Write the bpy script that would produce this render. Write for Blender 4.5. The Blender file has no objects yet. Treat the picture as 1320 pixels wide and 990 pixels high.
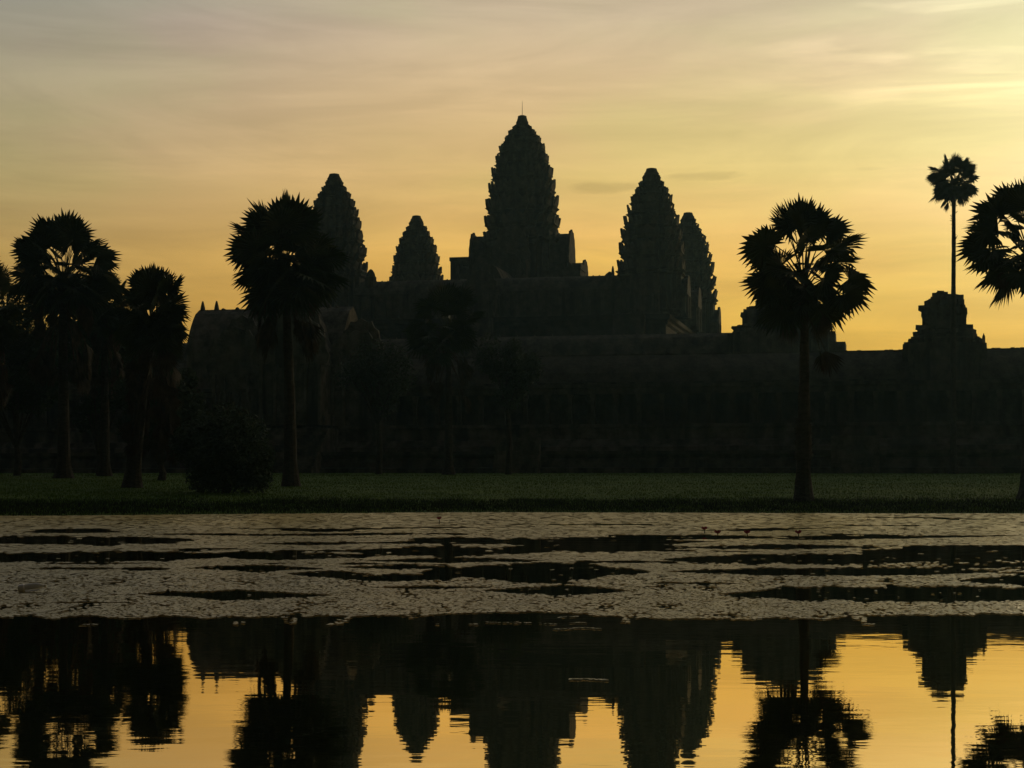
import bpy, bmesh, math, random
from mathutils import Vector, Matrix, noise
R = math.radians
sc = bpy.context.scene
C = sc.collection

# ------------------------------------------------------------------ camera
F, EYE, HY = 2200.0, 1.3, 621.0            # focal length in photo pixels, eye height, horizon row
cam = bpy.data.cameras.new('camera'); co = bpy.data.objects.new('camera', cam); C.objects.link(co)
co.location = (0, 0, EYE); co.rotation_euler = (R(90), 0, 0)
cam.sensor_width = 36; cam.lens = F / 1320 * 36
cam.shift_y = (HY - 495) / 1320
cam.clip_start = .1; cam.clip_end = 6000
sc.camera = co

# ------------------------------------------------------------------ light
SUN_AZ, SUN_EL = R(21.5), R(10.0)          # to the right of the view, low
sd = Vector((math.sin(SUN_AZ)*math.cos(SUN_EL), math.cos(SUN_AZ)*math.cos(SUN_EL), math.sin(SUN_EL)))
sun = bpy.data.lights.new('sun', 'SUN'); so = bpy.data.objects.new('sun', sun); C.objects.link(so)
sun.energy = 0.2; sun.angle = R(5); sun.color = (1, .78, .45)
so.rotation_euler = (-sd).to_track_quat('-Z', 'Y').to_euler()

w = bpy.data.worlds.new('World'); sc.world = w; w.use_nodes = True
nt = w.node_tree; nt.nodes.clear(); N = nt.nodes; Lk = nt.links.new
def node(t, **kw):
    n = N.new(t)
    for k, v in kw.items(): setattr(n, k, v)
    return n
def mth(op, a, b=None, c=None, clamp=False):
    n = node('ShaderNodeMath', operation=op, use_clamp=clamp)
    for i, v in enumerate((a, b, c)):
        if v is None: continue
        if isinstance(v, (int, float)): n.inputs[i].default_value = v
        else: Lk(v, n.inputs[i])
    return n.outputs[0]
def vscale(col, f):
    n = node('ShaderNodeVectorMath', operation='SCALE')
    if isinstance(col, tuple): n.inputs[0].default_value = col
    else: Lk(col, n.inputs[0])
    if isinstance(f, (int, float)): n.inputs['Scale'].default_value = f
    else: Lk(f, n.inputs['Scale'])
    return n.outputs[0]
def vadd(a, b):
    n = node('ShaderNodeVectorMath', operation='ADD'); Lk(a, n.inputs[0]); Lk(b, n.inputs[1]); return n.outputs[0]
def smooth(v, lo, hi, a=0., b=1.):
    n = node('ShaderNodeMapRange', interpolation_type='SMOOTHSTEP'); Lk(v, n.inputs[0])
    for i, q in zip((1, 2, 3, 4), (lo, hi, a, b)): n.inputs[i].default_value = q
    return n.outputs[0]
tc = node('ShaderNodeTexCoord'); D = tc.outputs['Generated']
sep = node('ShaderNodeSeparateXYZ'); Lk(D, sep.inputs[0]); X, Y, Z = sep.outputs
ramp = node('ShaderNodeValToRGB'); Lk(mth('MAXIMUM', Z, 0.), ramp.inputs[0])
cr = ramp.color_ramp
stops = [(0.0, (.60, .32, .03)), (.08, (.73, .405, .045)), (.13, (.765, .475, .095)), (.185, (.745, .54, .20)),
         (.265, (.575, .49, .30)), (.45, (.30, .28, .22)), (1.0, (.10, .10, .085))]
while len(cr.elements) < len(stops): cr.elements.new(.5)
for e, (p, c) in zip(cr.elements, stops): e.position = p; e.color = (*c, 1)
# azimuth: bright to the east (+y, +x), dim behind the camera
az = mth('ARCTAN2', X, Y)
azf = smooth(mth('ABSOLUTE', mth('SUBTRACT', az, .22)), .05, 2.0, 1.0, .045)
azl = smooth(az, -.33, .02)
lt = node('ShaderNodeMix', data_type='VECTOR'); Lk(azl, lt.inputs[0]); lt.inputs[4].default_value = (.64, .70, .95); lt.inputs[5].default_value = (1, 1, 1)
tint = node('ShaderNodeVectorMath', operation='MULTIPLY'); Lk(ramp.outputs[0], tint.inputs[0]); Lk(lt.outputs[1], tint.inputs[1])
base = vscale(tint.outputs[0], azf)
dotn = node('ShaderNodeVectorMath', operation='DOT_PRODUCT'); Lk(D, dotn.inputs[0]); dotn.inputs[1].default_value = sd
cs = mth('MAXIMUM', dotn.outputs['Value'], 0.)
gz = smooth(Z, .06, .20)
g1 = vscale((.22, .27, .16), mth('MULTIPLY', gz, mth('POWER', cs, 60)))
g2 = vscale((.12, .12, .10), mth('POWER', cs, 220))
sky = vadd(vadd(base, g1), g2)
# thin high cloud streaks, in the direction of the sky
zz = mth('ADD', mth('MAXIMUM', Z, 0.), .05)
comb = node('ShaderNodeCombineXYZ'); Lk(mth('DIVIDE', X, zz), comb.inputs[0]); Lk(mth('DIVIDE', Y, zz), comb.inputs[1])
mp = node('ShaderNodeMapping'); Lk(comb.outputs[0], mp.inputs[0]); mp.inputs['Rotation'].default_value = (0, 0, R(-14)); mp.inputs['Scale'].default_value = (.55, 1.5, 1)
nz = node('ShaderNodeTexNoise'); Lk(mp.outputs[0], nz.inputs['Vector'])
nz.inputs['Scale'].default_value = 1.1; nz.inputs['Detail'].default_value = 7; nz.inputs['Roughness'].default_value = .55; nz.inputs['Distortion'].default_value = .5
cl = smooth(nz.outputs['Fac'], .30, .74, .93, 1.08)
mp4 = node('ShaderNodeMapping'); Lk(D, mp4.inputs[0]); mp4.inputs['Rotation'].default_value = (0, R(-11), 0); mp4.inputs['Scale'].default_value = (5, 5, 30)
nz4 = node('ShaderNodeTexNoise'); Lk(mp4.outputs[0], nz4.inputs['Vector']); nz4.inputs['Scale'].default_value = 1.; nz4.inputs['Detail'].default_value = 8; nz4.inputs['Roughness'].default_value = .6; nz4.inputs['Distortion'].default_value = 1.2
cl = mth('MULTIPLY', cl, smooth(nz4.outputs['Fac'], .3, .72, .93, 1.10))
mp5 = node('ShaderNodeMapping'); Lk(D, mp5.inputs[0]); mp5.inputs['Location'].default_value = (3, 1, 7); mp5.inputs['Rotation'].default_value = (0, R(9), 0); mp5.inputs['Scale'].default_value = (3.5, 3.5, 13)
nz5 = node('ShaderNodeTexNoise'); Lk(mp5.outputs[0], nz5.inputs['Vector']); nz5.inputs['Scale'].default_value = 1.; nz5.inputs['Detail'].default_value = 5
pk = node('ShaderNodeMix', data_type='VECTOR'); Lk(smooth(nz5.outputs['Fac'], .38, .66), pk.inputs[0]); pk.inputs[4].default_value = (.985, 1.01, .97); pk.inputs[5].default_value = (1.05, .965, 1.06)
pm_ = node('ShaderNodeVectorMath', operation='MULTIPLY'); Lk(sky, pm_.inputs[0]); Lk(pk.outputs[1], pm_.inputs[1]); sky = pm_.outputs[0]
# finer, brighter wisps high on the right
mp2 = node('ShaderNodeMapping'); Lk(D, mp2.inputs[0]); mp2.inputs['Rotation'].default_value = (0, R(-7), 0); mp2.inputs['Scale'].default_value = (9, 9, 75)
nz2 = node('ShaderNodeTexNoise'); Lk(mp2.outputs[0], nz2.inputs['Vector']); nz2.inputs['Scale'].default_value = 1.; nz2.inputs['Detail'].default_value = 5; nz2.inputs['Distortion'].default_value = .6
wm = mth('MULTIPLY', smooth(az, .10, .27), smooth(Z, .17, .23))
wis = mth('ADD', 1., mth('MULTIPLY', wm, smooth(nz2.outputs['Fac'], .46, .72, 0., .36)))
# two small grey-brown cloud bars beside the high tower
def bar(a0, z0, sa, sz, tilt, amt):
    da = mth('SUBTRACT', az, a0); dz = mth('SUBTRACT', mth('SUBTRACT', Z, z0), mth('MULTIPLY', da, tilt))
    q = mth('ADD', mth('POWER', mth('DIVIDE', mth('ABSOLUTE', da), sa), 2.), mth('POWER', mth('DIVIDE', mth('ABSOLUTE', dz), sz), 2.))
    q = mth('ADD', q, mth('MULTIPLY', mth('SUBTRACT', nz3.outputs['Fac'], .5), 2.6))
    return smooth(q, .0, 1.1, amt, 0.)
mp3 = node('ShaderNodeMapping'); Lk(D, mp3.inputs[0]); mp3.inputs['Scale'].default_value = (40, 40, 210)
nz3 = node('ShaderNodeTexNoise'); Lk(mp3.outputs[0], nz3.inputs['Vector']); nz3.inputs['Scale'].default_value = 1.; nz3.inputs['Detail'].default_value = 4
def el(py): return math.sin(math.atan((HY-py)/F))
bars = mth('ADD', bar((775-660)/F, el(242), .024, .0042, 0., .16), mth('ADD', bar((905-660)/F, el(229), .026, .003, .04, .14), bar((1115-660)/F, el(226), .012, .0016, 0., .08)))
cloudf = mth('MULTIPLY', mth('MULTIPLY', cl, wis), mth('SUBTRACT', 1., bars))
sky = vscale(sky, cloudf)
nish = node('ShaderNodeTexSky', sky_type='NISHITA'); nish.sun_disc = False
nish.sun_elevation = SUN_EL; nish.sun_rotation = SUN_AZ; nish.dust_density = 4
bgA = node('ShaderNodeBackground'); Lk(sky, bgA.inputs[0]); bgA.inputs[1].default_value = 1.0
bgB = node('ShaderNodeBackground'); Lk(nish.outputs[0], bgB.inputs[0]); bgB.inputs[1].default_value = .0015
add = node('ShaderNodeAddShader'); Lk(bgA.outputs[0], add.inputs[0]); Lk(bgB.outputs[0], add.inputs[1])
wo = node('ShaderNodeOutputWorld'); Lk(add.outputs[0], wo.inputs[0])

vs = sc.view_settings; vs.view_transform = 'Standard'; vs.look = 'None'; vs.exposure = 0; vs.gamma = 1; vs.use_curve_mapping = False
sc.cycles.use_denoising = True
sc.cycles.volume_bounces = 0; sc.cycles.max_bounces = 6; sc.cycles.transparent_max_bounces = 16

# ------------------------------------------------------------------ helpers
def ground_z(x, y):
    pts = [(-400, .1), (-3, .12), (3.0, .10), (3.6, -.5), (67, -.5), (69.6, -.06), (70.2, .07), (72, .17), (75, .30), (84, .60), (100, 1.13), (125, 1.70), (160, 2.1), (2000, 2.1)]
    yy = y
    if 45 < y < 100:
        off = (-7.5*max(0, min(1, (-x-4)/20))**1.2 + 2.5*math.exp(-(x/9)**2)) * min(1, (100-y)/22)
        yy = y - off + .5*noise.noise((x*.22, 3.1, 0)) + .2*noise.noise((x*1.3, 7.1, 0))
    for (a, za), (b, zb) in zip(pts, pts[1:]):
        if yy <= b:
            z = za + (zb-za)*(yy-a)/(b-a); break
    if y > 74: z += .04*noise.noise((x*.12, y*.12, 0))
    return z
def wx(px, d): return (px-660)/F*d
def wz(py, d): return EYE + (HY-py)/F*d

def me_obj(name, verts, faces, mat=None, parent=None, smooth_=False, loc=None):
    m = bpy.data.meshes.new(name); m.from_pydata([tuple(v) for v in verts], [], faces); m.update()
    if smooth_:
        for p in m.polygons: p.use_smooth = True
    if mat: m.materials.append(mat)
    o = bpy.data.objects.new(name, m); C.objects.link(o)
    if parent: o.parent = parent
    if loc: o.location = loc
    return o
class MB:
    def __init__(s): s.v = []; s.f = []
    def add(s, vs_, fs, M=None):
        n = len(s.v)
        s.v += [(M @ Vector(v)) if M else Vector(v) for v in vs_]
        s.f += [tuple(i+n for i in f) for f in fs]
    def box(s, x0, x1, y0, y1, z0, z1, M=None):
        s.add([(x0,y0,z0),(x1,y0,z0),(x1,y1,z0),(x0,y1,z0),(x0,y0,z1),(x1,y0,z1),(x1,y1,z1),(x0,y1,z1)],
              [(0,3,2,1),(4,5,6,7),(0,1,5,4),(1,2,6,5),(2,3,7,6),(3,0,4,7)], M)
    def loft(s, rings, M=None, caps=True):
        n = len(rings[0]); vs_ = [p for r in rings for p in r]; fs = []
        for i in range(len(rings)-1):
            for j in range(n):
                k = (j+1) % n; fs.append((i*n+j, i*n+k, (i+1)*n+k, (i+1)*n+j))
        if caps: fs.append(tuple(range(n))[::-1]); fs.append(tuple((len(rings)-1)*n+j for j in range(n)))
        s.add(vs_, fs, M)
    def lathe(s, prof, n=16, M=None, c=(0,0)):
        s.loft([[(c[0]+r*math.cos(2*math.pi*j/n), c[1]+r*math.sin(2*math.pi*j/n), z) for j in range(n)] for r, z in prof], M)
    def prism(s, outline, y0, y1, M=None):        # outline in x,z ; extruded along y
        n = len(outline)
        s.add([(x, y0, z) for x, z in outline] + [(x, y1, z) for x, z in outline],
              [tuple(range(n)), tuple(range(n, 2*n))[::-1]] + [(i, i+n, (i+1) % n+n, (i+1) % n) for i in range(n)], M)
    def build(s, name, mat, parent=None, smooth_=False): return me_obj(name, s.v, s.f, mat, parent, smooth_)
def empty(name, loc, rz=0):
    o = bpy.data.objects.new(name, None); C.objects.link(o); o.location = loc; o.rotation_euler = (0, 0, rz); o.empty_display_size = .5; return o
def tag(o, label=None, cat=None, group=None, kind=None):
    if label: o['label'] = label
    if cat: o['category'] = cat
    if group: o['group'] = group
    if kind: o['kind'] = kind
    return o

def mat(name, c1, c2=None, scale=1., rough=.9, detail=6, bump=0., bscale=None, spec=.3, stretch=(1,1,1), streak=None, rand=False):
    m = bpy.data.materials.new(name); m.use_nodes = True; t = m.node_tree; L = t.links.new; n = t.nodes
    b = n['Principled BSDF']; b.inputs['Roughness'].default_value = rough; b.inputs['Specular IOR Level'].default_value = spec
    tc_ = n.new('ShaderNodeTexCoord'); mp_ = n.new('ShaderNodeMapping'); L(tc_.outputs['Object'], mp_.inputs[0]); mp_.inputs['Scale'].default_value = stretch
    if c2:
        q = n.new('ShaderNodeTexNoise'); L(mp_.outputs[0], q.inputs['Vector']); q.inputs['Scale'].default_value = scale; q.inputs['Detail'].default_value = detail; q.inputs['Roughness'].default_value = .65
        r = n.new('ShaderNodeValToRGB'); L(q.outputs['Fac'], r.inputs[0]); r.color_ramp.elements[0].position = .35; r.color_ramp.elements[1].position = .68
        r.color_ramp.elements[0].color = (*c1, 1); r.color_ramp.elements[1].color = (*c2, 1); out = r.outputs[0]
        if streak:
            q2 = n.new('ShaderNodeTexNoise'); mp2_ = n.new('ShaderNodeMapping'); L(tc_.outputs['Object'], mp2_.inputs[0]); mp2_.inputs['Scale'].default_value = (1, 1, .12)
            L(mp2_.outputs[0], q2.inputs['Vector']); q2.inputs['Scale'].default_value = .8; q2.inputs['Detail'].default_value = 5
            mx = n.new('ShaderNodeMix'); mx.data_type = 'RGBA'; r2 = n.new('ShaderNodeMapRange'); L(q2.outputs['Fac'], r2.inputs[0]); r2.inputs[1].default_value = .45; r2.inputs[2].default_value = .65
            L(r2.outputs[0], mx.inputs[0]); L(out, mx.inputs[6]); mx.inputs[7].default_value = (*streak, 1); out = mx.outputs[2]
        L(out, b.inputs['Base Color'])
    else: b.inputs['Base Color'].default_value = (*c1, 1)
    if bump:
        q = n.new('ShaderNodeTexNoise'); L(mp_.outputs[0], q.inputs['Vector']); q.inputs['Scale'].default_value = bscale or scale*4; q.inputs['Detail'].default_value = 8
        bp = n.new('ShaderNodeBump'); bp.inputs['Distance'].default_value = bump; L(q.outputs['Fac'], bp.inputs['Height']); L(bp.outputs[0], b.inputs['Normal'])
    return m
M_STONE = mat('sandstone', (.09, .085, .07), (.24, .21, .17), scale=.9, bump=.12, bscale=2.2, streak=(.06, .06, .052))
M_STONE2 = mat('weathered_sandstone', (.10, .09, .075), (.36, .32, .26), scale=.7, bump=.1, bscale=3, streak=(.07, .07, .06))
M_ROOF = mat('roof_stone', (.07, .068, .058), (.2, .18, .145), scale=.8, bump=.12, bscale=2.5)
M_LEAF = mat('palm_leaf', (.025, .045, .012), (.06, .085, .025), scale=1.5, rough=.55, spec=.4)
M_DEAD = mat('dead_palm_leaf', (.05, .038, .022), (.12, .09, .055), scale=2, rough=.8)
M_TRUNK = mat('palm_trunk', (.04, .035, .028), (.10, .088, .07), scale=3, bump=.05, bscale=9, stretch=(1, 1, 2.5))
M_BUSH = mat('broad_leaf', (.02, .045, .012), (.05, .085, .022), scale=2, rough=.6)
M_GRASS = mat('lawn_grass', (.05, .13, .003), (.10, .20, .006), scale=.35, detail=10, bump=.08, bscale=14)
M_BLADE = mat('grass_blade', (.075, .165, .003), (.145, .25, .006), scale=.5, rough=.7)
M_METAL = mat('metal', (.25, .25, .25), rough=.4)

# ------------------------------------------------------------------ ground (one sheet) and pond
xs = [-700, -400, -200, -120, -80] + [-60 + i*.8 for i in range(151)] + [80, 120, 200, 400, 700]
ys = [-700, -200, -60, -20, -5, 0, 2.6, 3, 3.3, 3.6, 5, 30, 50, 57] + [58 + i*.4 for i in range(43)] + [75.5 + i*1.0 for i in range(90)] + [170, 200, 260, 350, 500, 900]
gv = []
for y in ys:
    for x in xs:
        z = ground_z(x, y)
        if abs(x) > 60 and -3 < y < 72: z = max(z, .3)
        gv.append((x, y, z))
nx = len(xs)
gf = [(j*nx+i, j*nx+i+1, (j+1)*nx+i+1, (j+1)*nx+i) for j in range(len(ys)-1) for i in range(nx-1)]
tag(me_obj('ground', gv, gf, M_GRASS, smooth_=True), kind='structure')

mw = bpy.data.materials.new('pond_water'); mw.use_nodes = True; t = mw.node_tree; b = t.nodes['Principled BSDF']
b.inputs['Base Color'].default_value = (.006, .008, .005, 1); b.inputs['Roughness'].default_value = .015; b.inputs['IOR'].default_value = 1.6; b.inputs['Specular IOR Level'].default_value = .5
tc_ = t.nodes.new('ShaderNodeTexCoord')
hs = []
for sx, sy, s, a in ((.35, 1, .9, .0022), (.45, 1, 5.5, .00055), (.8, 1, .16, .004)):
    mp_ = t.nodes.new('ShaderNodeMapping'); t.links.new(tc_.outputs['Object'], mp_.inputs[0]); mp_.inputs['Scale'].default_value = (sx, sy, 1)
    q = t.nodes.new('ShaderNodeTexNoise'); t.links.new(mp_.outputs[0], q.inputs['Vector']); q.inputs['Scale'].default_value = s; q.inputs['Detail'].default_value = 2
    k = t.nodes.new('ShaderNodeMath'); k.operation = 'MULTIPLY'; t.links.new(q.outputs['Fac'], k.inputs[0]); k.inputs[1].default_value = a; hs.append(k.outputs[0])
s_ = hs[0]
for h in hs[1:]:
    k = t.nodes.new('ShaderNodeMath'); k.operation = 'ADD'; t.links.new(s_, k.inputs[0]); t.links.new(h, k.inputs[1]); s_ = k.outputs[0]
bp = t.nodes.new('ShaderNodeBump'); bp.inputs['Distance'].default_value = 1; bp.inputs['Strength'].default_value = 1; t.links.new(s_, bp.inputs['Height']); t.links.new(bp.outputs[0], b.inputs['Normal'])
gl = t.nodes.new('ShaderNodeBsdfGlossy'); gl.inputs['Color'].default_value = (1, .82, .48, 1); gl.inputs['Roughness'].default_value = .015; t.links.new(bp.outputs[0], gl.inputs['Normal'])
ms = t.nodes.new('ShaderNodeMixShader'); ms.inputs[0].default_value = .62; t.links.new(b.outputs[0], ms.inputs[1]); t.links.new(gl.outputs[0], ms.inputs[2]); t.links.new(ms.outputs[0], t.nodes['Material Output'].inputs['Surface'])
tag(me_obj('water', [(-70, 2.5, 0), (70, 2.5, 0), (70, 76, 0), (-70, 76, 0)], [(0, 1, 2, 3)], mw), kind='structure')

# pond weed: small floating leaves, open water where the photograph has dark channels
chan = [(-80, 260, 697, 4), (205, 335, 709, 1.8), (330, 480, 700.5, 2), (520, 920, 698.5, 3.6), (-90, 290, 718, 5.5), (235, 500, 716, 3.6), (450, 720, 711.5, 5.5), (470, 700, 723, 3),
        (640, 910, 706, 4.2), (40, 200, 727, 1.5), (240, 420, 734, 4.2), (370, 480, 740, 5), (440, 590, 732, 3.5), (430, 600, 744, 5), (540, 840, 738, 9), (620, 815, 761, 5.5), (175, 430, 768, 4.5),
        (870, 1130, 706, 2.6), (850, 1230, 722, 4.4), (860, 1290, 738, 3.6), (1100, 1400, 714, 7), (930, 1420, 765, 8), (1235, 1420, 748, 6),
        (700, 1010, 693, 1.8), (180, 570, 689, 1.2), (1000, 1320, 692, 1.6), (470, 650, 757, 2), (820, 960, 752, 1.6), (1050, 1320, 668, .7), (250, 640, 681, .8), (660, 900, 676, .7), (880, 1100, 683, .9), (60, 180, 778, 1.6)]
def weed(x, y, rnd):
    py = HY + EYE*F/y; px = 660 + x/y*F
    k = 20/y                                     # patterns a little coarser far away, as clumps merge
    n1 = noise.noise((x*.9, y*.55, 0)); n2 = noise.noise((x*2.6*k**.5, y*1.7*k, 5)); n3 = noise.noise((x*.28, y*.22, 9))
    n4 = noise.noise((x*3.6*k**.6, y*3.2*k**1.2, 11)); n5 = noise.noise((x*19*k, y*8*k**1.4, 21)); n6 = noise.noise((x*.30, y*2.8*k**1.35, 31))
    rag = n2*.5 + n4*.45 + n5*.25
    if py > 796 + 7*n3 + 3*n1 + 7*rag - 6*math.exp(-((px-690)/90)**2): return n4 > .42 and n5 > .1 and py < 806
    for a, b_, c, h in chan:
        if a < px < b_:
            e = min(1, (px-a)/120, (b_-px)/120)**.7
            if abs(py - c - 3*n3 - .12*h*n1) < h*e*(1.4 + .35*n1 + .9*rag) + .5*n5: return rnd < .003
    if 676 < py < 780 and n6 + .35*rag + .25*n3 > .27 + .25*abs(py-715)/60 + .25*(py > 742): return False
    if px > 1110 and 703 < py < 738 and n5 + n4*.6 < .25: return False
    return n5*.8 + n4*.8 + n2*.3 < (.33 if py > 745 else .55 if py > 715 else .9) and rnd < .95
rng = random.Random(5)
wv, wf = [], []
def flake(x, y, s, tilt):
    a = rng.random()*6.28; n = len(wv); ca, sa = math.cos(a), math.sin(a); tx, ty = rng.gauss(0, tilt), rng.gauss(0, tilt)
    for u_, v_ in ((-1, -.7), (1, -.8), (1.1, .7), (0, 1), (-.9, .6)):
        u_ *= s; v_ *= s
        X_, Y_ = u_*ca - v_*sa, u_*sa + v_*ca
        wv.append((x+X_, y+Y_, .008 + X_*tx+Y_*ty))
    wf.append((n, n+1, n+2, n+3, n+4))
for (y0, y1, step, s) in ((14.6, 21, .031, .020), (21, 30, .048, .031), (30, 45, .085, .055), (45, 77.5, .17, .115)):
    y = y0
    while y < y1:
        x = -(.34*y+1.5)
        while x < .34*y+1.5:
            X_, Y_ = x + rng.uniform(-.5, .5)*step, y + rng.uniform(-.5, .5)*step
            if weed(X_, Y_, rng.random()): flake(X_, Y_, s*rng.uniform(.7, 1.2)*(1 if y < 24 else 1.12), .055 if y < 24 else .03)
            x += step
        y += step
y = 14.6
while y < 77:                                   # the mat goes on to both sides
    st2 = .10 if y < 30 else .18
    for sg_ in (-1, 1):
        x = .34*y + 1.5
        while x < 27:
            X_, Y_ = x*sg_ + rng.uniform(-.5, .5)*st2, y + rng.uniform(-.5, .5)*st2
            if weed(X_, Y_, rng.random()): flake(X_, Y_, st2*.68, .08)
            x += st2
    y += st2
# pale weed flakes standing in for wind ripples that reflect the sky
for (pa, pb, py, th) in ((626, 668, 802.5, .5), (664, 716, 804.5, .5), (712, 783, 811, .6), (735, 792, 877, .5), (720, 745, 796, .4), (735, 756, 804, .3)):
    px = pa
    while px < pb:
        d = EYE*F/(py + .8*math.sin(px*.09) - HY)
        if rng.random() < .5: flake(wx(px, d), d + rng.uniform(-.5, .5)*th*.10, .014, .05)
        px += 1.3
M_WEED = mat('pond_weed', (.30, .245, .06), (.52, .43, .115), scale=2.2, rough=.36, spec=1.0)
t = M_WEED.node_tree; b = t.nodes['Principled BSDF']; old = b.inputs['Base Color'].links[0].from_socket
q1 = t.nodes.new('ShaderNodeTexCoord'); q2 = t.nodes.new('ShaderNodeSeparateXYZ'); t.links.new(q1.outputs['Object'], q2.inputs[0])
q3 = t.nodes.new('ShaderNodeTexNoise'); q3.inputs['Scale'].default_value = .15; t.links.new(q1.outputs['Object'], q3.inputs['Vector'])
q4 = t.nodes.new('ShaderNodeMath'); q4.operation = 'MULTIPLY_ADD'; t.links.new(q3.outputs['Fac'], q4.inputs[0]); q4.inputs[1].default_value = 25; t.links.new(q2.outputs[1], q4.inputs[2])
q5 = t.nodes.new('ShaderNodeMapRange'); t.links.new(q4.outputs[0], q5.inputs[0]); q5.inputs[1].default_value = 35; q5.inputs[2].default_value = 72     # golden sky reflection painted in as yellower colour toward the far bank
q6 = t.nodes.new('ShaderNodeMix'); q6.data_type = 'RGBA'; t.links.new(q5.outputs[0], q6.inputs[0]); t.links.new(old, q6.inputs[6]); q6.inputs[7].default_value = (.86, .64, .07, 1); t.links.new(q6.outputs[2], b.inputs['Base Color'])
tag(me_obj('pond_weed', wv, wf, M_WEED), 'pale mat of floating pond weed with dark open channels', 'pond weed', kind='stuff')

# ------------------------------------------------------------------ temple
TH = R(12.5); OX, OY, GZ = 1.8, 300., 2.1
ct, st = math.cos(TH), math.sin(TH)
def la(px, b):
    k = (px-660)/F
    return (k*(OY+b*ct) - OX - b*st)/(ct + k*st)
def dist(a, b): return OY - a*st + b*ct
def lz(py, a, b): return EYE + (HY-py)/F*dist(a, b) - GZ
QUAD = [(1, -.36), (1, .36), (.87, .36), (.87, .58), (.73, .58), (.73, .73), (.58, .73), (.58, .87), (.36, .87), (.36, 1)]
RED = []
for q in range(4):
    c_, s2 = [(1, 0), (0, 1), (-1, 0), (0, -1)][q]
    for x, y in QUAD[1:]: RED.append((x*c_ - y*s2, x*s2 + y*c_))
def red(h, z, c=(0, 0)): return [(c[0]+x*h, c[1]+y*h, z) for x, y in RED]
def antefix(mb, x, y, z, ang, w_, h, t_, lean):
    M = Matrix.Translation((x, y, z)) @ Matrix.Rotation(ang - math.pi/2, 4, 'Z') @ Matrix.Rotation(lean, 4, 'X')
    mb.prism([(-w_/2, -.05), (w_/2, -.05), (w_*.56, h*.42), (w_*.3, h*.72), (0, h), (-w_*.3, h*.72), (-w_*.56, h*.42)], -t_, t_, M)
def tower(parent, ca, cb, ztop, prof, zfloor, body, porches, seed, label, fin_r):
    """prof: (depth below the top, half width) of each storey"""
    rg = random.Random(seed); mb = MB(); prof = [(d_, h_*(1.0 if k_ == 0 else 1.08)) for k_, (d_, h_) in enumerate(prof)]
    T = Matrix.Translation((ca, cb, 0))
    for i in range(len(prof)-1):
        (d0, h0), (d1, h1) = prof[i], prof[i+1]
        zb, zt = ztop-d1, ztop-d0; ph = zt-zb; h = h1
        inner = h*.80 if i else h*.78
        j = lambda: 1 + rg.uniform(-.025, .02)
        mb.loft([red(h*.97*j(), zb), red(h*.99*j(), zb+ph*.10), red(inner*1.0, zb+ph*.14), red(inner*.985*j(), zb+ph*.62), red(min(inner*1.05, h), zb+ph*.70), red(min(h*.95, inner*1.14), zb+ph*.80), red((h0+inner)/2*1.0, zb+ph*.86), red(max(h0*.95, inner*.85), zb+ph*1.02)], T)
        # leaf-shaped antefixes on the ledge
        for q in range(4):
            an = q*math.pi/2; cq, sq = round(math.cos(an)), round(math.sin(an))
            for (x, y, wd, hh) in ((1, 0, .40, .72), (1, .33, .15, .62), (1, -.33, .15, .62), (.87, .5, .16, .6), (.87, -.5, .16, .6), (.735, .68, .15, .6), (.735, -.68, .15, .6)):
                if rg.random() < .16: continue
                X_, Y_ = (x*cq - y*sq)*h*.925, (x*sq + y*cq)*h*.925
                antefix(mb, ca+X_, cb+Y_, zb+ph*.08, math.atan2(Y_, X_) if abs(y) > .4 else an, wd*h*rg.uniform(.85, 1.1), ph*hh*rg.uniform(.82, 1.08), max(.12, h*.035), R(-11 + rg.uniform(-6, 6)))
    h = prof[-1][1]; zb = ztop-prof[-1][0]
    # shrine body with cornice and base mouldings
    bh = zb - zfloor
    mb.loft([red(h*1.12, zfloor), red(h*1.12, zfloor+bh*.05), red(h*1.02, zfloor+bh*.08), red(h*1.04, zfloor+bh*.14), red(h*.93, zfloor+bh*.17), red(h*.93, zb-bh*.12), red(h*1.0, zb-bh*.09), red(h*.97, zb-bh*.05), red(h*1.05, zb-bh*.02), red(h*1.03, zb)], T)
    for ang in range(4):
        Mr = T @ Matrix.Rotation(ang*math.pi/2, 4, 'Z')
        for k, (ln, zr, wd) in enumerate(porches):
            gable_hall(mb, Mr, h*.6, ln, wd, zfloor, zr, True)
    t = mb.build('tower', M_STONE, parent)
    if label: t['label'] = label
    f = MB()
    z0 = ztop - prof[0][0] - .05
    fr = fin_r
    hh = ztop-z0; f.lathe([(fr*1.6, z0-.3), (fr*1.6, z0), (fr*1.35, z0+hh*.08), (fr*1.42, z0+hh*.25), (fr*1.2, z0+hh*.45), (fr*1.02, z0+hh*.75), (fr*.97, z0+hh*.93), (fr*.6, z0+hh)], 14, T)
    f.build('finial', M_STONE, t, True)
    return t
def vault(w_, h, n=7):      # corbelled vault outline, pointed, from (-w) to (w)
    o = []
    for i in range(n+1):
        a = i/n; o.append((-w_*(1-a)**.62 if a < 1 else 0, h*(a**.85)))
    return o + [(-x, z) for x, z in o[:-1]][::-1]
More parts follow.
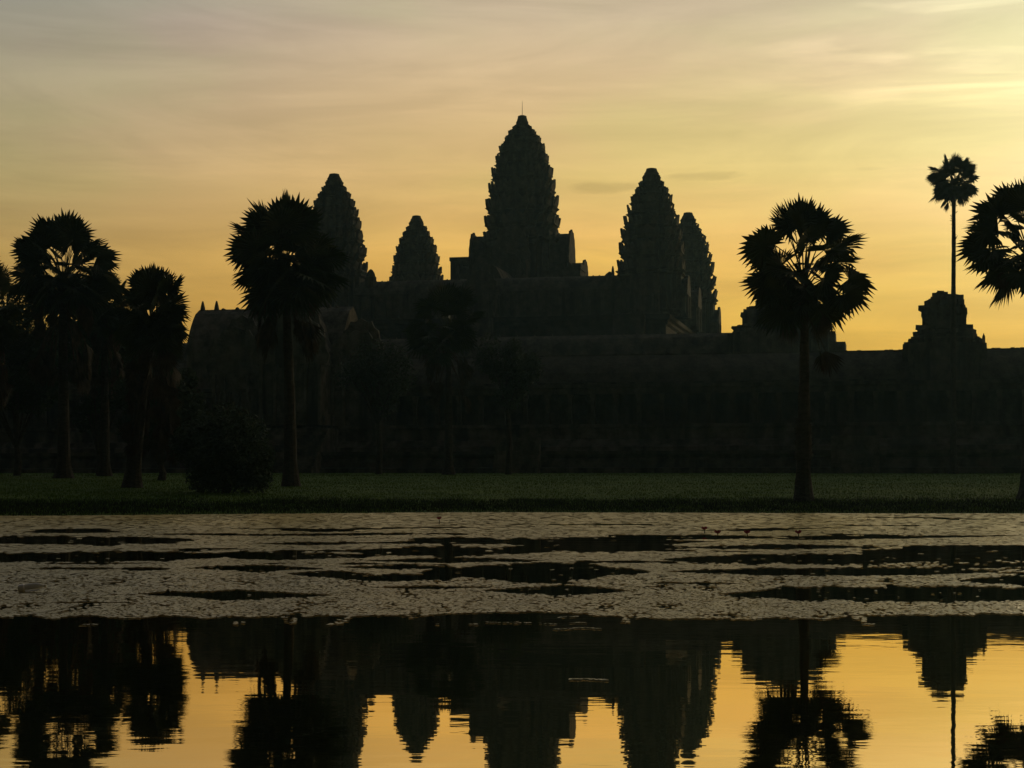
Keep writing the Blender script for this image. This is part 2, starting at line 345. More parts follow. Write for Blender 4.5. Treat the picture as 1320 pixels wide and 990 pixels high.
def gable_hall(mb, M, y0, y1, wd, zf, zr, pediment=True, door=True):
    """hall running along +y from y0 to y1, half width wd, floor zf, ridge zr"""
    hw = zf + (zr-zf)*.58
    mb.box(-wd, wd, y0, y1-.02, zf, hw, M)
    mb.box(-wd*1.08, wd*1.08, y0, y1+.12, hw-.25, hw, M)
    mb.box(-wd*1.1, wd*1.1, y0, y1+.16, zf, zf+(hw-zf)*.18, M)
    v = vault(wd*1.04, zr-hw)
    mb.prism([(x, z+hw) for x, z in v], y0, y1, M)
    if pediment:
        n = 9; o = []
        for i in range(n+1):
            a = i/n; r = 1 + (.07 if i % 2 else 0)
            o.append((-wd*1.2*math.cos(a*math.pi/2)**.8*r if i < n else 0, hw-.1 + (zr-hw+.45)*math.sin(a*math.pi/2)**1.1*(1+(.06 if i % 2 else 0))))
        o = o + [(-x, z) for x, z in o[:-1]][::-1]
        mb.prism(o, y1+.003, y1+.35, M)
        for s in (-1, 1):
            mb.box(s*wd*.95-.16, s*wd*.95+.16, y1+.1, y1+.42, zf, hw-.12, M)
            mb.box(s*wd*.5-.13, s*wd*.5+.13, y1+.1, y1+.42, zf, hw-.12, M)
        mb.box(-wd*.36, wd*.36, y1+.05, y1+.3, hw-.5, hw-.1, M)

temple = empty('temple', (OX, OY, GZ), -TH)
tag(temple, 'dark stone temple with five tiered towers on a high stepped platform behind the long gallery', 'temple')
PC = [(1.7, 1.35), (2.4, 1.5), (3.4, 2.2), (4.75, 2.95), (6.3, 3.65), (8.4, 4.2), (10.8, 4.85), (13.6, 5.35), (16.7, 5.75), (19.6, 5.95), (22.0, 6.05)]
PF = [(1.1, 1.2), (1.9, 1.25), (2.85, 1.8), (3.95, 2.4), (5.3, 3.0), (7.0, 3.5), (8.9, 4.0), (11.1, 4.4), (13.6, 4.7), (16.3, 4.85)]
ZF = 25.0
zc = lz(149, 0, 0)
tw = tower(temple, 0, 0, zc, PC, ZF+5, None, [(8.6, lz(303, 0, 0), 2.6), (11.0, lz(341, 0, 0), 2.2)], 1, 'tallest tower, in the middle, with a thin rod on its tip', .8)
rod = MB(); rod.lathe([(.05, zc-.3), (.04, zc+1.5), (.02, lz(130, 0, 0))], 6); rod.build('lightning_rod', M_METAL, tw)
for a, b_, py, lab, sd_ in ((-26.3, -25, 224, 'corner tower behind the crown of the tall palm left of the middle tower', 2), (26.3, -25, 217, 'wide corner tower right of the middle tower, overlapping the narrow one', 3),
                       (-26.3, 25, 278, 'smallest tower, alone between the tall palm and the middle tower', 4), (26.3, 25, 274, 'narrow corner tower partly hidden behind the wide right one', 5)):
    z = lz(py, a, b_)
    tower(temple, a, b_, z, PF, ZF, None, [(5.6, ZF+6.2, 1.9)], sd_, lab, .85)

# high platform: three steep moulded storeys
pm = MB(); z = 10.
for i, (h0, dz) in enumerate(((35.2, 5.5), (33.7, 5), (32.4, 4.5))):
    prof = [(0, 0), (0, .12), (-.35, .16), (-.35, .24), (-.75, .3), (-.75, .62), (-.4, .70), (-.4, .8), (0, .86), (0, 1)]
    pm.loft([[(s1*(h0+o)*.93, s2*(h0+o), z+q*dz) for s1, s2 in ((-1, -1), (1, -1), (1, 1), (-1, 1))] for o, q in prof]); z += dz
pm.build('platform', mat('darkened_stone', (.035, .035, .03), (.10, .09, .075), scale=.8, bump=.12, bscale=2), temple)  # stone colour darkened to mute the light on the platform's side faces
for a in (-24, 0, 24):
    s_m = MB()
    for i in range(24):
        s_m.box(a-2.4, a+2.4, -36.6+i*.11, -32, 10+i*.62, 10+(i+1)*.62-.002)
    s_m.build('staircase', M_STONE, temple)
# galleries joining the towers
def gallery_mb(mb, M, half, wd, zf, zw, zr, windows=0):
    """gallery along x from -half to half"""
    Mx = M @ Matrix.Rotation(math.pi/2, 4, 'Z')
    mb.box(-half, half, -wd, wd, zf, zw, M)
    mb.box(-half, half, -wd*1.09, wd*1.09, zw-.35, zw, M)
    mb.box(-half, half, -wd*1.12, wd*1.12, zf, zf+.7, M)
    mb.prism([(x, z+zw+.002) for x, z in vault(wd*1.05, zr-zw)], -half, half, Mx)
gm = MB(); zr = lz(357, 5, -26.5)
for ang, off in ((0, -26.3), (math.pi/2, -26.3), (math.pi, -26.3), (-math.pi/2, -26.3)):
    M = Matrix.Rotation(ang, 4, 'Z') @ Matrix.Translation((0, off+1, 0))
    gallery_mb(gm, M, 23, 2.1, ZF, ZF+4.6, zr)
    for i in range(-10, 11):
        if abs(i) > 1: gm.box(i*2.1-.25, i*2.1+.25, -2.45, -2.1, ZF+.7, ZF+4.2, M)
    for i in range(-22, 23): gm.prism([(i-.16, zr-.12), (i+.16, zr-.12), (i+.12, zr+.04), (i, zr+.12), (i-.12, zr+.04)], -.07, .07, M)
    # gate hall in the middle of each side and axial hall to the centre
    for s in (0, 1): gable_hall(gm, M @ Matrix.Rotation(s*math.pi, 4, 'Z'), -.5, 3.6 + s*2, 2.3, ZF, zr+.15)
    M2 = Matrix.Rotation(ang, 4, 'Z')
    gable_hall(gm, M2 @ Matrix.Rotation(math.pi, 4, 'Z'), 6, 23, 1.9, ZF, lz(362, 0, 0), False)
gm.build('upper_gallery', M_STONE, temple)
blk = MB(); a0, a1 = la(586, 4), la(640, 4); blk.box(a0, a1, 1, 6, ZF, lz(335, -10, 3)-.4); blk.box(a0-.15, a1, .85, 6.15, lz(335, -10, 3)-.4, lz(333, -10, 3))
blk.box(a0+.4, a0+.9, .8, .999, ZF+9, lz(340, -10, 3)); blk.build('side_chapel', M_STONE, temple)
blk = MB(); a0, a1 = la(700, -5), la(752, -5); blk.box(a0, a1, -8, -3, ZF, lz(347, 8, -5)); blk.box(a1-1.5, a1, -7.5, -3.5, lz(347, 8, -5), lz(342, 8, -5)); blk.box(a0, a1+.15, -8.15, -2.85, lz(350, 8, -5)-.1, lz(350, 8, -5)+.2); blk.build('side_chapel', M_STONE, temple)

# second enclosure: lower gallery, with broken corner towers
sg = MB(); Z2 = 8.; zr2 = lz(430, 37, -70)
for M, half in ((Matrix.Translation((0, -70, 0)), 50), (Matrix.Translation((0, 58, 0)), 50), (Matrix.Translation((-50, -6, 0)) @ Matrix.Rotation(math.pi/2, 4, 'Z'), 64), (Matrix.Translation((50, -6, 0)) @ Matrix.Rotation(math.pi/2, 4, 'Z'), 64)):
    gallery_mb(sg, M, half, 2.6, 2., 14.4, zr2)
    for i in range(-int(half/2.4), int(half/2.4)+1):
        sg.prism([(i*2.4-.13, zr2-.1), (i*2.4+.13, zr2-.1), (i*2.4, zr2+.28)], -.06, .06, M)
        sg.box(i*2.4-.45, i*2.4+.45, -2.75, -2.6, 9.6, 12.4, M)
sg.box(-49, 49, -69, 57, 0, Z2)
sg.build('second_gallery', M_STONE, temple)
def stump(name, parent, ca, cb, levels, seed, m):
    rg = random.Random(seed); mb = MB(); T = Matrix.Translation((ca, cb, 0))
    for (z0, z1, h) in levels:
        mb.loft([red(h, z0), red(h, z0+(z1-z0)*.55), red(h*1.05, z0+(z1-z0)*.7), red(h*1.03, z1-.002)], T)
        for k in range(int(h*5)):
            an = rg.random()*6.28; r = h*.9; s = rg.uniform(.25, .55)
            Mx = Matrix.Translation((ca+math.cos(an)*r, cb+math.sin(an)*r, z1+s*.2)) @ Matrix.Rotation(an+rg.uniform(-.4, .4), 4, 'Z') @ Matrix.Rotation(rg.uniform(-.15, .15), 4, 'X')
            mb.box(-s, s, -s*.8, s*.8, -s*.5, s*.5, Mx)
    return mb.build(name, m, parent)
zz_ = lambda py: lz(py, 50, -70)
s1 = stump('corner_tower', temple, 49.5, -70, [(8, zz_(430), 6.6), (zz_(430), zz_(421), 6.1), (zz_(421), zz_(403), 5.0), (zz_(403), zz_(396), 4.3), (zz_(396), zz_(390), 3.2), (zz_(390), zz_(386), 1.8)], 7, M_STONE)
s1['label'] = 'broken corner tower behind the crown of the round palm'
s2_ = stump('corner_tower', temple, -49.5, -70, [(8, zz_(428), 6.6), (zz_(428), zz_(412), 5.0), (zz_(412), zz_(402), 3.6)], 8, M_STONE)
arm = MB(); arm.box(54, 57.6, -73, -67, 8, lz(443, 56, -70)); arm.box(53, 56.3, -72.5, -67.5, lz(443, 56, -70), lz(436, 56, -70)); arm.box(52, 55.0, -72, -68, lz(436, 56, -70), lz(428, 56, -70)); arm.build('corner_porch', M_STONE, temple)
# small statue-like stubs and grass on the terraces skyline
for px, py0, py1, b_, f_ in ((478, 358, 347, -26, 1.2), (790, 358, 343, -26, .45), (786, 358, 350, -26, 1.3)):
    k = MB(); a = la(px, b_); zt, zb = lz(py1, a, b_), lz(py0, a, b_)
    k.lathe([(.8*f_, zb-3), (.8*f_, zb), (.65*f_, zb+.2), (.55*f_, (zb+zt)/2), (.3*f_, zt-.2), (.08, zt)], 7, Matrix.Translation((a, b_, 0))); k.build('roof_finial', M_STONE, temple)

# ------------------------------------------------------------------ outer gallery
og = empty('long_gallery', (OX, OY, GZ), -TH)
tag(og, 'long dark stone gallery with columns and vaulted roof running across behind the lawn', 'gallery')
B0 = -122.0                                  # front wall line
zridge = lz(450.5, 59.5, -118)
Mx = Matrix.Rotation(math.pi/2, 4, 'Z')
HALF = 112
def run(name, outline, m, x0=-HALF, x1=HALF):           # outline in (local depth b, z), swept along the gallery
    mb = MB(); n = len(outline)
    mb.add([(x0, y, z) for y, z in outline] + [(x1, y, z) for y, z in outline], [tuple(range(n))[::-1], tuple(range(n, 2*n))] + [(i, (i+1) % n, (i+1) % n+n, i+n) for i in range(n)])
    return mb.build(name, m, og)
zp0 = lz(582, 30, -130); zp1 = lz(548, 30, -124)
run('plinth', [(-132, -.4), (-132, .5), (-131.6, .6), (-131.4, 1.2), (-131.1, 1.5), (-131.3, zp0-.5), (-131.6, zp0-.3), (-131.6, zp0), (-110, zp0), (-110, -.4)], M_STONE)
run('base_moulding', [(-127, zp0+.002), (-127, zp0+.5), (-126.5, zp0+.7), (-126.2, zp0+1.1), (-125.7, zp0+1.3), (-125.9, zp1-.5), (-126.2, zp1-.3), (-126.2, zp1), (-112, zp1), (-112, zp0+.002)], M_STONE2)
zc1 = lz(509, 30, -125)
run('rear_wall', [(-119.9, zp1+.002), (-119.9, zridge-3.1), (-116.2, zridge-3.1), (-116.2, zp1+.002)], M_STONE)
run('architrave', [(-125.6, zc1), (-125.6, zc1+.55), (-125.9, zc1+.65), (-125.9, zc1+.95), (-124.7, zc1+.95), (-124.7, zc1)], M_STONE)
def arc(b0, z0, b1, z1, n=7, p=.6): return [(b0+(b1-b0)*(i/n), z0+(z1-z0)*((i/n)**p)) for i in range(n+1)]
o1 = arc(-125.8, zc1+.952, -119.905, zridge-3.6)
run('aisle_roof', o1 + [(-119.905, zridge-4.0), (-125.0, zc1+.952)], M_ROOF)
o2 = arc(-120.3, zridge-3.098, -118.1, zridge-.25, p=.55) + arc(-117.9, zridge-.25, -115.7, zridge-3.098, p=1.7)
run('main_roof', o2, M_ROOF)
cr_ = MB()
x = -HALF
rg = random.Random(3)
cr_.box(-HALF, HALF, -118.09, -117.91, zridge-.3, zridge-.12)
while x < HALF:
    if rg.random() < .35 or (x > la(1300, -118)): 
        h = rg.uniform(.01, .06); cr_.box(x, x+.4, -118.12, -117.88, zridge-.122, zridge-.1+h)
    x += .45
cr_.build('roof_ridge', M_ROOF, og)
px_m = MB(); px_m.box(-.27, .27, -.27, .27, 0, .35); px_m.box(-.2, .2, -.2, .2, .352, zc1-zp1-.4); px_m.box(-.28, .28, -.28, .28, zc1-zp1-.398, zc1-zp1-.002)
pil0 = px_m.build('pillar', M_STONE2, og)
# pillars: the hundred that show largest; spaced along the front
first = True; x = -44.
while x < 97:
    o = pil0 if first else pil0.copy()
    if not first: C.objects.link(o); o.parent = og
    o.location = (x, -125.1, zp1+.002); first = False
    x += 2.3
# stairs up to the plinth now and then
for a in (28, 60):
    s_m = MB()
    for i in range(9): s_m.box(a-2.2, a+2.2, -133.6+i*.22, -131.7, -.3+i*.42, -.3+(i+1)*.42-.003)
    s_m.build('steps', M_STONE2, og)
# stepped pavilion over the roof, right of the round palm
A7 = la(1217, -118); q = lambda py: lz(py, A7, -118)
pv = stump('roof_pavilion', og, A7, -118, [(zridge-4, q(444), 3.9), (q(444), q(437), 3.35), (q(437), q(430), 2.85), (q(430), q(424), 2.45), (q(424), q(398), 2.12), (q(398), q(392), 1.85), (q(392), q(386), 1.5), (q(386), q(380), .95)], 4, M_STONE)
pv['label'] = 'stepped stone pavilion with rounded top, in front of the thin tall palm'
k = MB()
for px, t_ in ((1268, 430), (1244, 394), (1191, 396), (1172, 440)):
    k = MB(); a = la(px, -118); k.prism([(a-.16, q(t_)-1.2), (a+.16, q(t_)-1.2), (a+.14, q(t_)-.4), (a, q(t_)), (a-.14, q(t_)-.4)], -118.15, -117.85); k.build('antefix', M_STONE, pv)

# gate pavilion on the left, three gabled porches
gp = empty('gate_pavilion', (OX, OY, GZ), -TH)
tag(gp, 'carved stone entrance pavilion with arched gables, left behind the tall palm and the bush', 'pavilion')
zg = lz(399, -7, -120)
g = MB()
aL, aR = la(257, -120), la(455, -120)
Mg = Matrix.Translation(((aL+aR)/2, -120, 0)); hf = (aR-aL)/2
gallery_mb(g, Mg, hf, 3.4, zp1, zg-4.6, zg)
g.build('main_hall', M_STONE2, gp)
rg = random.Random(9)
fm = MB()
for i in range(int(hf*2/.8)):
    a = aL + .4 + i*.8
    if i in (0, 2): h, w_ = .95, .5
    elif rg.random() < .45: h, w_ = rg.uniform(.1, .35), .5
    else: continue
    fm = MB(); fm.prism([(a-w_/2, zg-.15), (a+w_/2, zg-.15), (a+w_*.3, zg+h*.4), (a, zg+h), (a-w_*.3, zg+h*.4)], -120.2, -119.8); fm.build('ridge_finial', M_STONE, gp)
for px, w_, top, out in ((300, 2.6, 428, 5.8), (384, 3.3, 412, 9.0), (455, 2.6, 432, 5.8)):
    a = la(px, -127); m_ = MB()
    gable_hall(m_, Matrix.Translation((a, -120, 0)) @ Matrix.Rotation(math.pi, 4, 'Z'), 2.6, out, w_, zp1, lz(top, a, -127))
    # receding second gable above
    gable_hall(m_, Matrix.Translation((a, -120, 0)) @ Matrix.Rotation(math.pi, 4, 'Z'), 1.6, out-1.8, w_*.8, zp1, lz(top-17, a, -127))
    m_.build('porch', M_STONE2, gp)
dr = MB()
for px in (285, 298, 311, 324): 
    a = la(px, -126.5)
    dr.lathe([(.2, zp1), (.2, zp1+.3), (.14, zp1+.4), (.14, zp1+3.2), (.22, zp1+3.4), (.22, zp1+3.6)], 10, Matrix.Translation((a, -126.9, 0)))
dr.build('pillar', M_STONE2, gp)
st_ = MB(); a = la(384, -130)
for i in range(14): st_.box(a-3, a+3, -135+i*.42, -126, -.3+i*.35, -.3+(i+1)*.35-.003)
st_.build('steps', M_STONE2, gp)

# ------------------------------------------------------------------ palms
def fan(mb, base, tip_dir, nrm, Rr, rg, spread=2.35, segs=26, droop=.25, fold=0.):
    """fan blade: pleated segments around the petiole tip"""
    p = tip_dir.normalized(); n = (nrm - p*nrm.dot(p)).normalized(); s = p.cross(n)
    for i in range(segs):
        a = -spread + 2*spread*i/(segs-1)
        d = p*math.cos(a) + s*math.sin(a)
        L = Rr*(1.0 - .22*abs(a)/spread)*rg.uniform(.88, 1.06)
        wd = spread/segs*1.18
        # pleat and cupping
        cup = n*(.12*math.sin(abs(a)))*Rr
        m1 = base + (p*math.cos(a-wd)+s*math.sin(a-wd))*L*.66 + cup*.5 + n*.02
        m2 = base + (p*math.cos(a+wd)+s*math.sin(a+wd))*L*.66 + cup*.5 - n*.02
        md = base + d*L*.66 + cup*.5 + n*.045*Rr
        dr_ = Vector((0, 0, -1))*droop*L*rg.uniform(.3, 1.2)
        tp = base + d*L + cup + dr_*.6 + Vector((rg.gauss(0, .02), rg.gauss(0, .02), rg.gauss(0, .02)))*Rr
        k = len(mb.v); mb.v += [base, m1, md, m2, tp]
        mb.f += [(k, k+1, k+2), (k, k+2, k+3), (k+1, k+4, k+2), (k+2, k+4, k+3)]
def stick(mb, pts, r0, r1, n=4):
    rings = []
    for i, p in enumerate(pts):
        d = (pts[min(i+1, len(pts)-1)] - pts[max(i-1, 0)]).normalized()
        a = d.orthogonal().normalized(); b_ = d.cross(a); r = r0 + (r1-r0)*i/(len(pts)-1)
        rings.append([p + (a*math.cos(2*math.pi*j/n) + b_*math.sin(2*math.pi*j/n))*r for j in range(n)])
    mb.loft(rings)
def palm(px, d, top_py, cen_py, hw_px, label, seed, group='sugar palms round the temple', n_live=30, n_dead=14, base_px=None, rb=.34, rt=.15, skirt=1.2, flare=1.8, leaf=.43, up=0.9, boots=False, inner=.34):
    rg = random.Random(seed)
    x, y = wx(base_px if base_px else px, d), d
    gz = ground_z(x, y) - .05
    root = empty('palm_tree', (x, y, gz)); tag(root, label, 'palm tree', group)
    cx = wx(px, d) - x; zc_ = wz(cen_py, d) - gz; Rc = hw_px/F*d; zt = wz(top_py, d) - gz
    # trunk
    rings = []; NR = 34
    def axis(t_): return Vector((cx*t_**1.3 + .12*math.sin(t_*5+seed)*t_*(1-t_), .1*math.sin(t_*4+seed*2)*t_, zc_*t_))
    for i in range(NR+1):
        t_ = i/NR; z = zc_*t_
        r = rt + (rb-rt)*(1-t_)**1.1 + rb*(flare-1)*math.exp(-z/.55) + .012*(i % 2)
        if boots and .18 < t_ < .34: r *= 1.25 + rg.uniform(-.1, .15)
        c = axis(t_)
        rings.append([c + Vector((math.cos(j*.5236)*r*(1+.05*math.sin(3*j+i)), math.sin(j*.5236)*r, 0)) for j in range(12)])
    tr = MB(); tr.loft(rings)
    # old leaf bases
    for k in range(60 if boots else 26):
        t_ = rg.uniform(.17, .36) if boots else rg.uniform(.80, .98)
        a = rg.random()*6.28; c = axis(t_); r = rt+(rb-rt)*(1-t_)
        stick(tr, [c + Vector((math.cos(a)*r, math.sin(a)*r, 0)), c + Vector((math.cos(a)*(r+.16), math.sin(a)*(r+.16), rg.uniform(-.02, .22)))], .05, .02)
    tr.build('trunk', M_TRUNK, root, False)
    top = axis(1.0)
    live, dead = MB(), MB()
    Rl = Rc*leaf
    for i in range(n_live):
        t_ = (i+.5)/n_live
        inc = R(3 + 152*t_**.74) + rg.uniform(-.12, .12)
        a = i*2.399963 + rg.uniform(-.5, .5)
        out = Vector((math.cos(a), math.sin(a), 0))
        vert = (zt-zc_-Rl)/Rc
        reach = (Rc - Rl*.95)*(rg.uniform(.82, 1.08) if rg.random() > inner else rg.uniform(.40, .72))
        e = out*math.sin(inc)*reach + Vector((0, 0, 1))*math.cos(inc)*(max(.1, zt-zc_-Rl*.95) if inc < R(90) else reach*1.0)
        e = top + e
        start = top + Vector((0, 0, -t_*Rc*.45)) + out*rt
        mid = (start+e)/2 + Vector((0, 0, .10*Rc*math.sin(inc)))
        stick(live, [start, mid, e], .045, .02)
        pd = (e-mid).normalized()
        side = out.cross(Vector((0, 0, 1)))
        nr = pd.cross(side); roll = rg.uniform(-1.1, 1.1)
        nr = Matrix.Rotation(roll, 3, pd) @ nr
        fan(live, e, pd + Vector((0, 0, -.15)), nr, Rl*rg.uniform(.88, 1.1), rg, spread=rg.uniform(2.0, 2.6), droop=.12+.18*t_)
    for i in range(n_dead):
        a = i*2.399963*1.3 + rg.random(); out = Vector((math.cos(a), math.sin(a), 0))
        dz = rg.uniform(.15, 1.)*skirt
        start = top + Vector((0, 0, -.25*Rc - .3*dz*Rc)) + out*rt
        e = start + out*Rc*rg.uniform(.10, .36) + Vector((0, 0, -.45*Rc*dz))
        stick(dead, [start, (start+e)/2 + out*.1, e], .04, .02)
        fan(dead, e, Vector((out.x*.15, out.y*.15, -1)), Matrix.Rotation(rg.uniform(-.8, .8), 3, 'Z') @ out, Rl*rg.uniform(.75, 1.05), rg, spread=rg.uniform(.45, 1.1), segs=16, droop=.1)
    live.build('crown', M_LEAF, root)
    dead.build('dead_fronds', M_DEAD, root)
    return root
palm(1036, 78, 250, 348, 96, 'round palm alone on the lawn at the right, its crown against the sky', 42, n_live=50, n_dead=8, inner=.2, rb=.36, rt=.13, skirt=1.1, leaf=.39, flare=1.45, boots=True)
palm(367, 97, 246, 338, 90, 'tall palm left of the middle, its crown touching the corner tower', 12, n_live=58, n_dead=22, base_px=375, leaf=.44, rb=.40, rt=.17, skirt=1.1, flare=1.5)
palm(198, 93, 335, 412, 64, 'short shaggy palm beside the round bush, hung with dead fronds', 13, n_live=44, n_dead=70, base_px=170, rb=.42, rt=.24, skirt=3.0, flare=1.5, leaf=.5)
palm(82, 118, 267, 350, 78, 'tall palm at the left, standing farther back by the gallery', 14, n_live=60, n_dead=40, rb=.45, rt=.22, skirt=2.0, flare=1.8)
palm(-20, 100, 325, 410, 56, 'palm cut by the left edge of the picture', 15, n_live=46, n_dead=36, rb=.4, rt=.22, skirt=2.2)
palm(1229, 150, 196, 234, 38, 'very tall thin palm whose bare trunk rises past the stepped pavilion', 16, n_live=54, n_dead=5, rb=.28, rt=.15, skirt=.6, leaf=.44)
palm(1328, 80, 219, 315, 92, 'palm cut by the right edge of the picture, backlit by the sun', 17, n_live=46, n_dead=4, inner=.1, rb=.4, rt=.16, skirt=.25, leaf=.42)
palm(578, 140, 360, 425, 62, 'dim palm in front of the gallery below the smallest tower', 18, n_live=34, n_dead=26, rb=.35, rt=.2, skirt=1.6)
palm(135, 125, 345, 400, 48, 'palm crowded between the tall left palm and the shaggy one', 19, n_live=50, n_dead=40, rb=.35, rt=.2, skirt=2.6)

def leafy(name, px, d, top_py, bot_py, hw_px, label, cat, seed, trunk=True, nleaf=9000, size=.18, group=None):
    rg = random.Random(seed); x, y = wx(px, d), d; gz = ground_z(x, y) - .05
    root = empty(name, (x, y, gz)); tag(root, label, cat, group)
    z1 = wz(top_py, d)-gz; z0 = max(.05, wz(bot_py, d)-gz); hw = hw_px/F*d; zc_ = (z0+z1)/2; hz = (z1-z0)/2
    cl_ = []
    for i in range(26):
        u_ = rg.uniform(-1, 1); a = rg.random()*6.28; q_ = rg.uniform(.45, .95); s = math.sqrt(1-u_*u_)
        cl_.append((Vector((math.cos(a)*s*q_*hw*.8, math.sin(a)*s*q_*hw*.8, zc_+u_*q_*hz*.8)), rg.uniform(.22, .38)*hw))
    mb = MB()
    for i in range(nleaf):
        c, r = cl_[rg.randrange(len(cl_))]
        dv = Vector((rg.gauss(0, 1), rg.gauss(0, 1), rg.gauss(0, .9))).normalized()*r*rg.uniform(.55, 1.12)
        p = c+dv
        if p.z < .02: continue
        a = Vector((rg.gauss(0, 1), rg.gauss(0, 1), rg.gauss(0, .7))).normalized(); b_ = a.orthogonal().normalized(); s = size*rg.uniform(.6, 1.3)
        k = len(mb.v); mb.v += [p-a*s, p+b_*s*.35, p+a*s, p-b_*s*.35]; mb.f.append((k, k+1, k+2, k+3))
    mb.build('crown' if trunk else 'foliage', M_BUSH, root)
    tr = MB()
    if trunk:
        stick(tr, [Vector((0, 0, 0)), Vector((.1, 0, z0*.5)), Vector((-.05, .05, z0)), Vector((0, 0, zc_))], .3, .12, 9)
        for c, r in cl_[:12]: stick(tr, [Vector((-.05, .05, z0*.9)), (c+Vector((0, 0, z0)))/2, c], .1, .03, 5)
        tr.build('trunk', M_TRUNK, root)
    else:
        for c, r in cl_[:14]: stick(tr, [Vector((c.x*.2, c.y*.2, 0)), c*.6, c], .05, .015, 5)
        tr.build('stems', M_TRUNK, root)
    return root
leafy('bush', 291, 86, 522, 650, 82, 'large round dark bush on the lawn beside the shaggy palm', 'bush', 31, False, 30000, .13)
leafy('tree', 655, 142, 420, 530, 46, 'small round leafy tree in front of the gallery, right of the dim palm', 'tree', 32)
leafy('tree', 488, 145, 428, 540, 58, 'wide low leafy tree in front of the gallery, left of the dim palm', 'tree', 33)
leafy('tree', 22, 128, 366, 575, 78, 'dark leafy tree behind the tall left palm', 'tree', 34, True, 24000, .22, 'dark trees crowded at the left')
leafy('tree', 128, 132, 368, 585, 66, 'dark leafy tree filling the gap under the crowded palm at the left', 'tree', 35, True, 24000, .22, 'dark trees crowded at the left')
leafy('tree', 208, 112, 428, 600, 58, 'dark leafy tree behind the shaggy palm', 'tree', 36, True, 20000, .2, 'dark trees crowded at the left')
# tufts growing on the masonry
def sprout(px, py0, py1, a, b_, label, seed, wdt):
    rg = random.Random(seed); z0, z1 = lz(py0, a, b_)+GZ, lz(py1, a, b_)+GZ
    p = Vector((OX + a*ct + b_*st, OY - a*st + b_*ct, z0)); mb = MB(); h = z1-z0
    for i in range(9):
        e = Vector((rg.gauss(0, wdt*.5), rg.gauss(0, .3), h*rg.uniform(.5, 1))); stick(mb, [Vector((0, 0, 0)), e*.55, e], .03, .01)
        for j in range(10):
            q_ = e*rg.uniform(.5, 1.05) + Vector((rg.gauss(0, .12), rg.gauss(0, .12), rg.gauss(0, .12))); k = len(mb.v); mb.v += [q_, q_+Vector((.16, 0, .08)), q_+Vector((.05, .05, .2))]; mb.f.append((k, k+1, k+2))
    o = mb.build('plant', M_BUSH); o.location = p; tag(o, label, 'plant')
a = la(866, -24); sprout(866, 284, 264, a, -24, 'little bush sprouting from the right side of the wide corner tower', 3, .7)

# ------------------------------------------------------------------ small things on the pond
def lily(px, py, h_px, m, label, grp, seed):
    d = EYE*F/(py-HY); x = wx(px, d); h = h_px/F*d; mb = MB()
    root = empty('water_lily', (x, d, 0)); tag(root, label, 'water lily', grp)
    stick(mb, [Vector((0, 0, -.1)), Vector((.01, 0, h*.5)), Vector((0, 0, h*.8))], .012, .01, 6); mb.build('stem', M_BUSH, root)
    f = MB()
    for k in range(12):
        an = k*2.4; tl = .5 + .5*(k/12); o = Vector((math.cos(an), math.sin(an), 0)); s = o.cross(Vector((0, 0, 1))); L = .12
        b0 = Vector((0, 0, h*.78)); tip = b0 + o*L*math.sin(tl) + Vector((0, 0, L*math.cos(tl)))
        md = (b0+tip)/2 + o*.02; n = len(f.v); f.v += [b0, md-s*.03, tip, md+s*.03]; f.f.append((n, n+1, n+2, n+3))
    f.build('flower', m, root)
M_PINK = mat('lily_petal', (.45, .03, .07), rough=.5)
lily(566, 676, 8, M_PINK, 'small red water lily standing alone below the middle of the lawn', None, 1)
for i, (px, py) in enumerate(((908, 688), (925, 693), (963, 693), (1029, 693))):
    lily(px, py, 6, M_PINK, ('leftmost', 'second from left', 'third from left', 'rightmost')[i] + ' of four tiny dark lily buds below the round palm', 'lily buds on the weed', 2+i)
# clear plastic bottle
mc = bpy.data.materials.new('clear_plastic'); mc.use_nodes = True; b = mc.node_tree.nodes['Principled BSDF']
b.inputs['Base Color'].default_value = (.75, .75, .75, 1); b.inputs['Roughness'].default_value = .12; b.inputs['Transmission Weight'].default_value = .35; b.inputs['IOR'].default_value = 1.3
M_WHITE = mat('glint_and_cap_white', (.92, .88, .84), rough=.5)
d = EYE*F/(764-HY)
M_WHITE.node_tree.nodes['Principled BSDF'].inputs['Metallic'].default_value = .0; M_WHITE.node_tree.nodes['Principled BSDF'].inputs['Coat Weight'].default_value = 1
br = empty('plastic_bottle', (wx(23, d), d, .012)); tag(br, 'clear plastic bottle floating on its side at the left of the pond weed', 'bottle')
Mb = Matrix.Rotation(R(90-6), 4, 'Y')
k = MB(); k.lathe([(.02, .028), (.036, .03), (.04, .045), (.037, .08), (.041, .10), (.041, .18), (.038, .20), (.03, .225), (.016, .245), (.0145, .262)], 20, Mb); k.build('body', mc, br, True)
k = MB(); k.lathe([(.02, .004), (.036, .006), (.043, .02), (.0435, .055), (.042, .07)], 20, Mb); k.build('base', M_WHITE, br, True)  # white colour of the base stands in for a bright sky glint
k = MB(); k.lathe([(.0165, .263), (.0165, .283), (.012, .285)], 16, Mb); k.build('cap', M_WHITE, br, True)
br.rotation_euler = (0, 0, R(8)); br.location.z = .045; br.scale = (1.15, 1.15, 1.15)

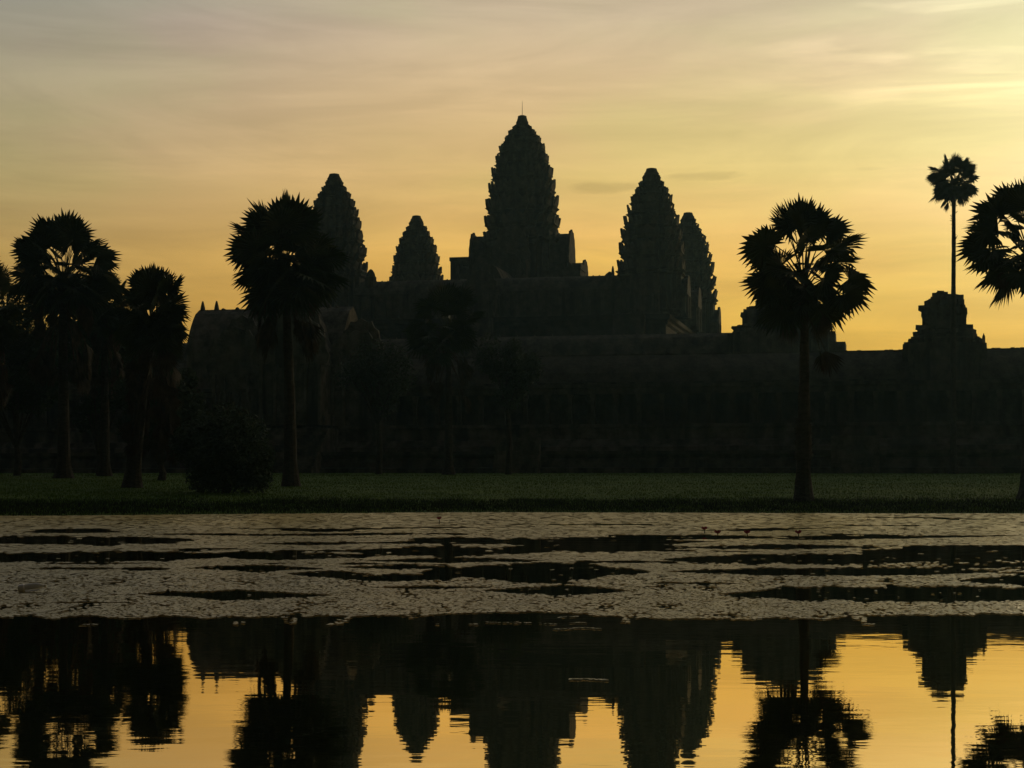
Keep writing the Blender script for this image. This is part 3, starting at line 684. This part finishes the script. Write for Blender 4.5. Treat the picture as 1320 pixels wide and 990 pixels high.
# ------------------------------------------------------------------ grass blades on the bank and lawn
rg = random.Random(77); bv, bf = [], []
for i in range(130000):
    u_ = rg.random(); y = 1/(1/61.5 - u_*(1/61.5-1/160)); x = rg.uniform(-1, 1)*(.33*y+2)
    z = ground_z(x, y) - .01
    if z < -.03: continue
    cn = noise.noise((x*.6, y*.6, 2)); h = (.035 + .05*rg.random())*(1.3+cn)
    a = rg.uniform(-1, 1); w_ = .012 + .012*rg.random(); dx, dy = math.cos(a)*w_, math.sin(a)*w_; lx, ly = rg.gauss(0, .025), rg.gauss(0, .025)
    n = len(bv); bv += [(x-dx, y-dy, z), (x+dx, y+dy, z), (x+lx, y+ly, z+h)]; bf.append((n, n+1, n+2))
tag(me_obj('grass', bv, bf, M_BLADE), 'short green lawn grass along the far bank of the pond', 'grass', kind='stuff')

bv, bf = [], []
for i in range(110000):
    y = 61.5 + 20*rg.random()**1.1; x = rg.uniform(-1, 1)*(.33*y+2)
    z = ground_z(x, y) - .01
    if z < -.04 or z > .40 + .12*noise.noise((x*.35, 1, 4)) + .08*rg.gauss(0, 1): continue
    h = (.07 + .10*rg.random())*(1+.6*noise.noise((x*.9, y*.9, 6)))
    a = rg.uniform(-1, 1); w_ = .014; dx, dy = math.cos(a)*w_, math.sin(a)*w_; lx, ly = rg.gauss(0, .05), rg.gauss(0, .05)
    n = len(bv); bv += [(x-dx, y-dy, z), (x+dx, y+dy, z), (x+lx, y+ly, z+h)]; bf.append((n, n+1, n+2))
tag(me_obj('bank_grass', bv, bf, mat('sedge', (.02, .035, .012), (.045, .06, .022), scale=.8)), 'taller dark grass fringing the edge of the water', 'grass', kind='stuff')

# ------------------------------------------------------------------ haze
hz = MB(); hz.box(-705, 705, -705, 905, -1.6, 70)
mh = bpy.data.materials.new('haze'); mh.use_nodes = True; t = mh.node_tree; t.nodes.clear()
pv_ = t.nodes.new('ShaderNodeVolumePrincipled'); pv_.inputs['Color'].default_value = (.45, .82, 1, 1); pv_.inputs['Density'].default_value = .00018; pv_.inputs['Anisotropy'].default_value = .68
om = t.nodes.new('ShaderNodeOutputMaterial'); t.links.new(pv_.outputs[0], om.inputs['Volume'])
tag(hz.build('haze', mh), 'thin morning haze in the air', 'haze', kind='stuff')
